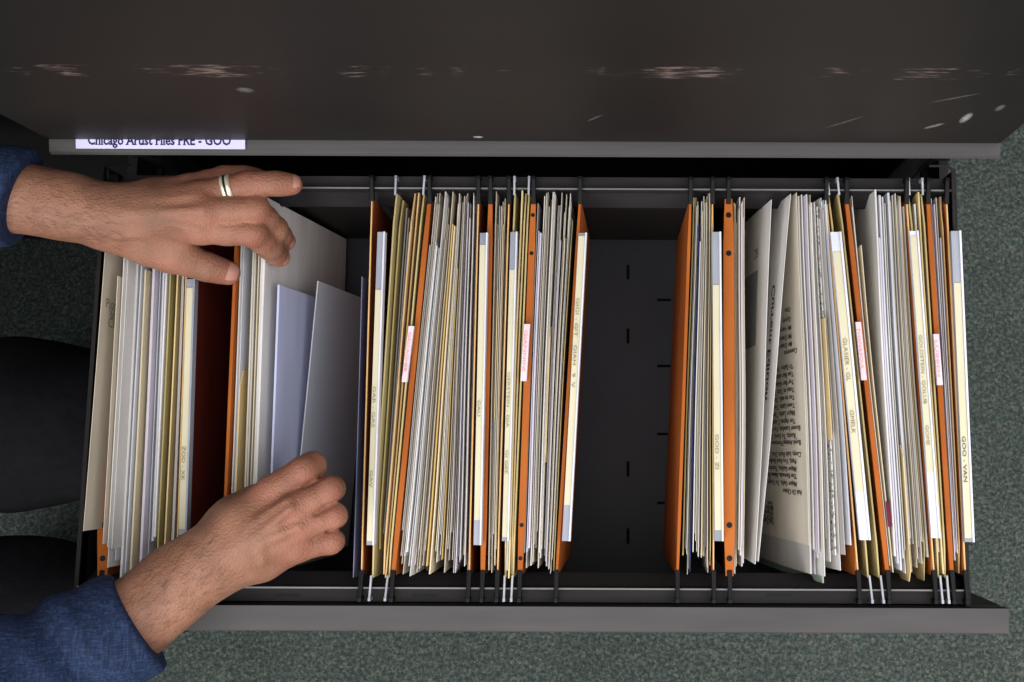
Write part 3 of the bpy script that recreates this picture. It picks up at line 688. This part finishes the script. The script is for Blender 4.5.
# ---- pocket 8, right end
P8 = dict(L=(928, 951), R=(946.5, 964.5))
f8 = orange_file(P8, 'orange hanging file at the far right against the drawer side', bandL=(.0038, 1))
tab(f8, 933.5, 334, 937.5, 385, 5.5, 'LUBBEH')
title_strip(f8, 951, 231, 964.5, 542, 9.5, 283, 538, [('GOO - VAN', 436)], M['ink'], .0068, z=.010)
fill(P8, 'in the last hanging file at the right end', [(931.5, 953.5, 'white'), (934, 955, 'lav'), (936.5, 956.5, 'greylt'), (939, 958.3, 'lav'), (941.5, 960.3, 'tan', dict(yt=196, yb=574, z=0)), (944, 962.3, 'beige')], 'papers in the last file at the right end')
# ------------------------------------------------------------------ person
def smin(a, b, k):
    h = np.clip(.5+.5*(b-a)/k, 0, 1); return b*(1-h)+a*h-k*h*(1-h)
def seg(P, a, b, ra, rb):
    a = np.array(a, np.float32); b = np.array(b, np.float32); d = b-a
    t = np.clip(((P-a)@d)/max(1e-9, float(d@d)), 0, 1)
    q = P-a-t[..., None]*d
    return np.sqrt((q*q).sum(-1))-(ra+(rb-ra)*t)
def chain(P, pts, k=.004):
    r = None
    for (a, ra), (b, rb) in zip(pts[:-1], pts[1:]):
        d = seg(P, a, b, ra, rb); r = d if r is None else smin(r, d, k)
    return r
def nets(f, lo, hi, h):
    lo = np.array(lo, np.float32); hi = np.array(hi, np.float32); n = np.ceil((hi-lo)/h).astype(int)+1
    ax = [lo[i]+h*np.arange(n[i], dtype=np.float32) for i in range(3)]
    D = np.empty(n, np.float32)
    for i0 in range(0, n[0], 24):
        i1 = min(n[0], i0+24)
        G = np.stack(np.meshgrid(ax[0][i0:i1], ax[1], ax[2], indexing='ij'), -1)
        D[i0:i1] = f(G)
    I = D < 0
    c = [slice(0, -1), slice(1, None)]
    cnt = sum(I[c[i], c[j], c[k]].astype(np.int8) for i in (0, 1) for j in (0, 1) for k in (0, 1))
    act = (cnt > 0) & (cnt < 8); idx = np.argwhere(act)
    num = -np.ones(act.shape, int); num[act] = np.arange(len(idx))
    acc = np.zeros((len(idx), 3)); w = np.zeros(len(idx))
    cor = [(i, j, k) for i in (0, 1) for j in (0, 1) for k in (0, 1)]
    for a in cor:
        for ax_ in range(3):
            if a[ax_]: continue
            b = list(a); b[ax_] = 1
            da = D[idx[:, 0]+a[0], idx[:, 1]+a[1], idx[:, 2]+a[2]]; db = D[idx[:, 0]+b[0], idx[:, 1]+b[1], idx[:, 2]+b[2]]
            m = (da < 0) != (db < 0)
            t = np.where(m, da/np.where(m, da-db, 1), 0)
            p = np.array(a, float)[None].repeat(len(idx), 0); p[:, ax_] = t
            acc[m] += p[m]; w[m] += 1
    vs = lo+h*(idx+acc/w[:, None])
    fs = []
    for ax_ in range(3):
        o1, o2 = [(1, 2), (2, 0), (0, 1)][ax_]
        s0 = [slice(None)]*3; s1 = [slice(None)]*3; s0[ax_] = slice(0, -1); s1[ax_] = slice(1, None)
        ch = np.argwhere(I[tuple(s0)] != I[tuple(s1)])
        ch = ch[(ch[:, o1] > 0) & (ch[:, o2] > 0) & (ch[:, o1] < n[o1]-1) & (ch[:, o2] < n[o2]-1)]
        ins = I[ch[:, 0], ch[:, 1], ch[:, 2]]
        q = []
        for d1, d2 in ((-1, -1), (0, -1), (0, 0), (-1, 0)):
            e = ch.copy(); e[:, o1] += d1; e[:, o2] += d2; q.append(num[e[:, 0], e[:, 1], e[:, 2]])
        q = np.stack(q, 1); q[~ins] = q[~ins][:, ::-1]
        fs.append(q)
    return vs, np.concatenate(fs)
def J(px, py, z, r): return (tuple(V(px, py, z)), r)
def mid(pts, s=.965):
    out = []
    for (a, ra), (b, rb) in zip(pts[:-1], pts[1:]):
        out += [(a, ra), (tuple((np.array(a)+np.array(b))/2), (ra+rb)/2*s)]
    return out+[pts[-1]]
PB = lambda *l: [J(*q) for q in l]
# left hand (at the back of the drawer)
LH = dict(
    arm=PB((-215, 185, .10, .041), (-60, 193, .080, .028), (25, 198.5, .064, .0212), (70, 207, .058, .0206), (108, 216, .052, .0218)),
    index=PB((200, 229, .047, .0114), (253, 233, .039, .0102), (270, 247, .014, .0095), (279, 257, -.008, .0082)),
    middle=PB((205, 211, .053, .0116), (255, 209, .044, .0103), (275, 229, .018, .0094), (285, 241, -.008, .0080)),
    ring=PB((201, 196, .049, .0108), (247, 184.5, .047, .0098), (275, 183.5, .042, .0090), (292, 184.5, .037, .0080)),
    pinky=PB((190, 187, .038, .0095), (224, 177, .028, .0084), (243, 176, .021, .0076), (258, 177, .015, .0068)),
    thumb=PB((128, 231, .040, .0150), (172, 256, .030, .0128), (207, 267, .020, .0110), (228, 273, .0120, .0094)))
LPALM = [PB((108, 217, .052, .019), (155, 222, .048, .014), (200, 229, .047, .0112)), PB((108, 216, .052, .019), (155, 214, .052, .014), (205, 211, .053, .0114)),
         PB((108, 215, .050, .019), (155, 205, .049, .014), (201, 196, .049, .0108)), PB((110, 214, .048, .017), (150, 200, .042, .013), (190, 187, .038, .0095)),
         PB((110, 225, .042, .018), (150, 240, .036, .017), (178, 250, .032, .012)), PB((115, 210, .038, .015), (160, 200, .032, .015), (190, 196, .034, .011)), PB((130, 215, .036, .016), (185, 215, .036, .013))]
LT = [PB((120, 214, .0685, .0028), (160, 220, .0625, .0026), (198, 228, .0585, .0022)), PB((120, 212, .0685, .0028), (160, 212, .066, .0026), (203, 210, .0645, .0022)), PB((120, 209, .066, .0028), (160, 203, .0625, .0026), (199, 196, .0600, .0020)),
      PB((90, 226, .070, .002), (120, 236, .064, .002), (150, 232, .058, .002))]
# right hand (at the front)
RH = dict(
    arm=PB((-120, 780, .13, .042), (10, 690, .095, .035), (95, 642, .072, .0252), (138, 617, .062, .0240), (178, 583, .055, .0238), (206, 563, .052, .0235)),
    index=PB((272, 491, .050, .0108), (302, 471.5, .051, .0101), (312, 466, .037, .0100), (313, 466, .018, .0088)),
    middle=PB((293, 507, .055, .0104), (328.5, 490, .049, .0096), (332, 489, .024, .0092), (322, 493, .004, .0080)),
    ring=PB((300, 526, .051, .0099), (333, 515.5, .043, .0092), (335, 516, .018, .0088), (324, 518, -.002, .0078)),
    pinky=PB((297, 546, .042, .0096), (330.5, 541.5, .033, .0088), (333, 541, .010, .0082), (324, 541, -.006, .0072)),
    thumb=PB((226, 528, .036, .0150), (256, 503, .024, .0125), (285, 497, .014, .0105), (306, 494, .004, .0090)))
RPALM = [PB((206, 562, .052, .0205), (242, 520, .050, .0155), (272, 491, .050, .0112)), PB((206, 563, .052, .0205), (248, 533, .054, .0155), (293, 507, .055, .0108)),
         PB((208, 565, .050, .0205), (252, 545, .051, .0155), (300, 526, .051, .0104)), PB((210, 568, .048, .0195), (255, 556, .044, .0150), (297, 546, .042, .0100)),
         PB((210, 556, .040, .018), (236, 522, .034, .018), (262, 504, .032, .013)), PB((216, 566, .038, .017), (262, 556, .032, .017), (296, 545, .034, .012)), PB((225, 548, .036, .017), (285, 520, .036, .014))]
RT = [PB((222, 553, .0690, .0024), (255, 523, .0670, .0026), (288, 500, .0660, .0022)), PB((224, 556, .0690, .0024), (258, 535, .0685, .0026), (291, 508, .0680, .0022)), PB((226, 560, .067, .0024), (262, 543, .0655, .0026), (298, 527, .0625, .002)),
      PB((262, 560, .0610, .0018), (258, 549, .0652, .0020), (262, 541, .0673, .0020), (281, 533, .0655, .0018))]
RG = [PB((300, 493, .056, .0006), (310, 484, .055, .0016), (324, 476, .052, .0020)), PB((314, 515.5, .055, .0006), (326, 507, .052, .0016), (340, 500, .048, .0020)), PB((313, 541, .048, .0006), (327, 532, .046, .0015), (341, 527, .042, .0019))]
def hand_sdf(H, palm, tend):
    fingers = [mid(H[k]) for k in ('index', 'middle', 'ring', 'pinky')]; th = mid(H['thumb'], .96)
    def f(P):
        c = chain(P, H['arm'], .02)
        for q in palm: c = smin(c, chain(P, q, .006), .010)
        for q in tend: c = smin(c, chain(P, q, .002), .005)
        c = smin(c, chain(P, th, .003), .010)
        out = c
        for q in fingers: out = np.minimum(out, smin(c, chain(P, q, .004), .0045))
        if H is RH:
            for q in RG: out = -smin(-out, chain(P, q, .002), .0030)
        return out
    return f
def bounds(H, palm, m=.012):
    pts = [(np.array(p), r) for k in H for p, r in H[k]]+[(np.array(p), r) for q in palm for p, r in q]
    lo = np.min([p-r for p, r in pts], 0)-m; hi = np.max([p+r for p, r in pts], 0)+m
    return lo, hi
skin_v, skin_f = [], []
def push(vs, fs, B):
    o = sum(len(x) for x in B[0]); B[0].append(vs); B[1].append(fs+o)
body = ([], [])
for H, palm, T in ((LH, LPALM, LT), (RH, RPALM, RT)):
    lo, hi = bounds(H, palm)
    push(*nets(hand_sdf(H, palm, T), lo, hi, .0018), body)
# torso, head, legs (beyond the left edge of the photograph)
hipc = np.array((-1.04, -.075, .47)); chest = np.array((-.93, -.07, .86)); neck = np.array((-.855, -.07, 1.04)); headc = np.array((-.80, -.07, 1.165))
shL, shR = np.array((-.90, .115, .955)), np.array((-.89, -.255, .955))
elL, elR = np.array(LH['arm'][0][0]), np.array(RH['arm'][0][0])
kneeL, kneeR = np.array(V(118, 424, -.30)), np.array(V(78, 622, -.30))
hipL, hipR = hipc+(0, .09, -.03), hipc+(0, -.09, -.03)
ankL, ankR = np.array((kneeL[0]-.14, kneeL[1]+.01, .09)), np.array((kneeR[0]-.14, kneeR[1]-.01, .09))
def body_sdf(P, grow=0, parts='all'):
    d = None
    def add(x, k):
        nonlocal d; d = x if d is None else smin(d, x, k)
    if parts in ('all', 'shirt'):
        for y in (-.07, .07):
            add(chain(P, [(hipc+(0, y, .02), .105+grow), (chest+(0, y*.95, 0), .115+grow), (neck+(-.03, y*.7, -.06), .075+grow)], .05), .06)
        add(chain(P, [(shL, .062+grow), (elL+(-.0, 0, 0), .044+grow)], .03), .05); add(chain(P, [(shR, .062+grow), (elR, .044+grow)], .03), .05)
    if parts == 'all':
        add(seg(P, neck+(-.03, 0, -.05), headc+(-.02, 0, -.03), .056, .056), .03)
        q = (P-headc)/np.array((.098, .078, .118), np.float32)
        add((np.sqrt((q*q).sum(-1))-1)*.085, .02)
        add(seg(P, headc+(.05, 0, -.075), headc+(.065, 0, -.09), .04, .03), .03)      # jaw
        add(seg(P, headc+(.095, 0, .0), headc+(.118, 0, -.035), .010, .014), .012)    # nose
        for s in (-1, 1):
            add(seg(P, headc+(-.01, s*.078, -.01), headc+(-.015, s*.088, .025), .014, .012), .008)  # ears
        add(seg(P, headc+(.092, -.02, -.068), headc+(.092, .02, -.068), .008, .008), .008)
    if parts in ('all', 'legs'):
        for hp, kn, an in ((hipL, kneeL, ankL), (hipR, kneeR, ankR)):
            add(chain(P, [(hp, .095+grow), (kn+(-.10, 0, .01), .066+grow), (kn+(-.04, 0, -.01), .058+grow), ((kn+an)/2+(-.01, 0, 0), .052+grow), (an, .042+grow)], .03), .03)
        add(seg(P, hipL, hipR, .10+grow, .10+grow), .05)
    return d
push(*nets(lambda P: body_sdf(P), (-1.22, -.45, .03), (-.34, .32, 1.34), .012), body)
bv = np.concatenate(body[0]); bf = np.concatenate(body[1])
person = empty('person', (-1.0, -.07, 0), 'person in a blue denim shirt and dark trousers reaching from the left into the drawer', 'person')
def np_mesh(name, vs, fs, mat, parent, smooth=True):
    me = bpy.data.meshes.new(name); off = world_loc(parent)
    me.from_pydata([tuple(p) for p in (vs-np.array(off))], [], [tuple(int(i) for i in f) for f in fs]); me.materials.append(mat)
    for p in me.polygons: p.use_smooth = smooth
    o = bpy.data.objects.new(name, me); COL.objects.link(o); o.parent = parent; return o
bo = np_mesh('body', bv, bf, M['skin'], person)
kn = [np.array(H[k][i][0]) for H in (LH, RH) for k in ('index', 'middle', 'ring', 'pinky', 'thumb') for i in (0, 1, 3)]
bl = np.zeros(len(bv))
for c in kn: bl = np.maximum(bl, np.exp(-((bv-c)**2).sum(1)/(2*.011**2)))
at = bo.data.attributes.new('blush', 'FLOAT', 'POINT'); at.data.foreach_set('value', (bl*.5).astype(np.float32))
def nail(H, k, dors, wid=46):
    a = Vector(H[k][2][0]); b = Vector(H[k][3][0]); rb = H[k][3][1]; ax = (b-a).normalized(); d = Vector(dors); d = (d-ax*d.dot(ax)).normalized(); s = ax.cross(d)
    mb = MB(); n = 10; vs = []
    for i in range(n+1):
        k = i/n; edge = .80+.20*math.sin(math.pi*min(1, max(0, k*.9+.08)))
        for j in range(n+1):
            ang = math.radians(-wid+2*wid*j/n)*edge
            rad = d*math.cos(ang)+s*math.sin(ang)
            if k < .55: p = b+ax*((k/.55-1)*.85*rb)+rad*rb*(1.03+.0*k)
            else:
                ph = (k-.55)/.45*math.radians(40); p = b+(ax*math.sin(ph)+rad*math.cos(ph))*rb*1.035
            vs.append(p)
    mb.add(vs, [(i*(n+1)+j, (i+1)*(n+1)+j, (i+1)*(n+1)+j+1, i*(n+1)+j+1) for i in range(n) for j in range(n)])
    mb.build('fingernail', M['nail'], person, smooth=True)
nail(LH, 'ring', (0, .25, 1)); nail(LH, 'thumb', (.2, .1, 1)); nail(RH, 'index', (1, .3, .5)); nail(LH, 'index', (1, -.1, .4)); nail(LH, 'middle', (1, 0, .4))
# fine hair on the forearms
mb = MB(); rh = random.Random(3); nh = 0
bm_ = bo.data; offp = world_loc(person)
for H, p0, p1 in ((LH, 2, 4), (RH, 3, 5)):
    a_, b_ = Vector(H['arm'][p0][0]), Vector(H['arm'][p1][0]); ax_ = (b_-a_).normalized(); L_ = (b_-a_).length
    cand = [v for v in bm_.vertices if -.02 < (v.co+offp-a_).dot(ax_) < L_*1.25 and ((v.co+offp-a_)-ax_*(v.co+offp-a_).dot(ax_)).length < .034 and v.normal.z > .1]
    for v in rh.sample(cand, min(520, len(cand))):
        nrm = v.normal; t_ = (ax_-nrm*ax_.dot(nrm)).normalized(); sd = nrm.cross(t_)
        d_ = (t_*.9+sd*rh.uniform(-.6, .6)+nrm*.22).normalized(); L2 = rh.uniform(.005, .010); p = v.co+offp
        w_ = sd*.00007
        mb.add([p-w_, p+w_, p+d_*L2*.5+nrm*.0004+w_*.8, p+d_*L2*.5+nrm*.0004-w_*.8, p+d_*L2], [(0, 1, 2, 3), (3, 2, 4)])
ah = mb.build('arm_hair', M['hair'], person); ah['kind'] = 'stuff'
# wedding band
a = Vector(LH['ring'][0][0]); b = Vector(LH['ring'][1][0]); c = a.lerp(b, .60); ax = (b-a).normalized(); u = ax.cross(Vector((0, 0, 1))).normalized(); w = u.cross(ax)
mb = MB(); prof = [(-.0036, .0100, 0), (-.0034, .0112, 0), (-.0018, .0115, 0), (-.0012, .0112, 1), (.0006, .0112, 0), (.0012, .0115, 0), (.0034, .0112, 0), (.0036, .0100, 0)]; n = 40; m_ = len(prof)
vs = [c+ax*p+(u*math.cos(2*math.pi*i/n)+w*math.sin(2*math.pi*i/n))*r for i in range(n) for p, r, _ in prof]
for i in range(n):
    for j in range(m_-1): mb.f.append((i*m_+j, ((i+1) % n)*m_+j, ((i+1) % n)*m_+j+1, i*m_+j+1)); mb.mi.append(prof[j][2])
mb.v = [tuple(p) for p in vs]
rg = mb.build('wedding_ring', [M['silver'], M['ring_dark']], person, smooth=True); rg['label'] = 'silver wedding band with dark inlay on ring finger'
# shirt: sleeves with cuffs, torso
def sleeve(arm, cut_a, cut_b, grow, seed, tube):
    ca = np.array(V(*cut_a)); nrm = np.array(V(*cut_b))-ca; nrm = nrm/np.linalg.norm(nrm)
    A = np.array(arm[0][0]); Bp = np.array(arm[-1][0]); ax = (Bp-A)/np.linalg.norm(Bp-A)
    def f(P):
        d = chain(P, tube, .03)
        s = (P-A)@ax.astype(np.float32)
        q = P.astype(np.float32)
        wv = .0030*np.sin(s*95+seed+16*q[..., 1]+22*q[..., 2])+.0022*np.sin(s*170+seed*2-38*q[..., 2]+25*q[..., 1])+.0016*np.sin(60*q[..., 0]+90*q[..., 1]+seed)
        cuff = np.clip(((P-ca)@(-nrm.astype(np.float32))-.022)/.012, 0, 1)
        d = d-wv*(.35+.65*cuff)
        seam = ((P-ca)@(-nrm.astype(np.float32))-.024)
        d = d+.0018*np.exp(-(seam/.0018)**2)
        return np.maximum(d, (P-ca)@nrm.astype(np.float32))
    pts = [(np.array(p), r) for p, r in tube]
    lo = np.min([p-r for p, r in pts], 0)-.02; hi = np.max([p+r for p, r in pts], 0)+.02
    return nets(f, lo, hi, .0035)
shirt = ([], [])
tl = [(tuple(shL*.6+elL*.4), .066), LH['arm'][0], J(-60, 193, .080, .038), J(20, 197, .066, .0285), J(44, 200, .064, .0275)]; tl[1] = (tl[1][0], .054)
push(*sleeve(LH['arm'], (23, 199, .066), (50, 206, .063), .007, 1.3, tl), shirt)
tr = [(tuple(shR*.6+elR*.4), .068), RH['arm'][0], J(5, 702, .095, .048), J(80, 655, .074, .0355), J(125, 628, .065, .0295), J(152, 611, .061, .0280)]; tr[1] = (tr[1][0], .058)
push(*sleeve(RH['arm'], (138, 619, .064), (164, 603, .059), .007, 4.1, tr), shirt)
push(*nets(lambda P: np.maximum(body_sdf(P, .014, 'shirt'), (P[..., 2]-1.02)*1.0+(P[..., 0]+.86)*.5), (-1.25, -.46, .40), (-.52, .34, 1.10), .012), shirt)
so = np_mesh('shirt', np.concatenate(shirt[0]), np.concatenate(shirt[1]), M['denim'], person)
tv_, tf_ = nets(lambda P: np.maximum(body_sdf(P, .012+.0)-.004*np.sin(P[..., 0]*60+P[..., 1]*40) if False else body_sdf(P, .012, 'legs')-.003*np.sin(P[..., 0]*70+P[..., 2]*40), .07-P[..., 2]), (-1.24, -.45, .02), (-.32, .30, .66), .008)
np_mesh('trousers', tv_, tf_, M['trouser'], person)
for an in (ankL, ankR):
    mb_v, mb_f = nets(lambda P: np.maximum(chain(P, [(an+(-.05, 0, -.045), .036), (an+(.03, 0, -.045), .042), (an+(.13, 0, -.055), .038), (an+(.165, 0, -.06), .03)], .03), .002-P[..., 2]), an+(-.12, -.08, -.10), an+(.22, .08, .02), .006)
    np_mesh('shoe', mb_v, mb_f, M['sole'], person)
hv, hf = nets(lambda P: np.maximum((np.sqrt((((P-headc-(-.008, 0, .01))/np.array((.104, .086, .122), np.float32))**2).sum(-1))-1)*.09-.002*np.sin(P[..., 1]*260), np.maximum((P[..., 0]-headc[0]-.055)*.8-(P[..., 2]-headc[2]-.04)*.7, headc[2]-.05-P[..., 2]+(P[..., 0]-headc[0])*.6)), headc-.16, headc+.16, .005)
np_mesh('hair', hv, hf, M['hair'], person)
for s in (-1, 1):
    c = headc+(.079, s*.030, .010); mb = MB(); n = 16
    vs = [Vector(c)+Vector((math.sin(b_), math.cos(b_)*math.cos(a_), math.cos(b_)*math.sin(a_)))*.0115 for b_ in np.linspace(-1.5, 1.5, 12) for a_ in np.linspace(0, 2*math.pi, n, endpoint=False)]
    mb.add(vs, [(i*n+k, i*n+(k+1) % n, (i+1)*n+(k+1) % n, (i+1)*n+k) for i in range(11) for k in range(n)])
    mb.mi = [1 if i >= 8*n else 0 for i in range(11*n)]
    mb.build('eye', [M['eye'], M['hair']], person, smooth=True)
# low stool under the person
st = empty('stool', (-1.04, -.075, 0), 'low round stool with dark seat under the person', 'stool')
mb = MB(); mb.disc((-1.04, -.075, .262), .17, .05, 40); mb.build('seat', M['seat'], st, bevel=.01)
for k in range(4):
    an = math.pi/4+k*math.pi/2; mb = MB(); mb.tube([(-1.04+.13*math.cos(an), -.075+.13*math.sin(an), .264), (-1.04+.17*math.cos(an), -.075+.17*math.sin(an), 0)], .013, 12); mb.build('leg', M['rail'], st)
# ------------------------------------------------------------------ light
def area(name, loc, target, sx, sy, e, col):
    l = bpy.data.lights.new(name, 'AREA'); l.shape = 'RECTANGLE'; l.size = sx; l.size_y = sy; l.energy = e; l.color = col
    o = bpy.data.objects.new(name, l); COL.objects.link(o); o.location = loc
    o.rotation_euler = (Vector(target)-Vector(loc)).to_track_quat('-Z', 'Y').to_euler(); return o
area('ceiling_panel', (.55, -.50, 2.7), (.2, -.2, .5), 4.4, 3.4, 132, (1, .985, .96))
area('left_fill_light', (-1.1, -2.1, 2.1), (.1, -.05, .6), 1.4, 1.2, 52, (.97, .98, 1))  # added fill with no visible source, brightens the left faces of the pages
w = bpy.data.worlds.new('world'); SC.world = w; w.use_nodes = True
w.node_tree.nodes['Background'].inputs[0].default_value = (.8, .85, 1, 1); w.node_tree.nodes['Background'].inputs[1].default_value = .45
SC.view_settings.view_transform = 'Standard'; SC.view_settings.look = 'None'; SC.view_settings.exposure = .13
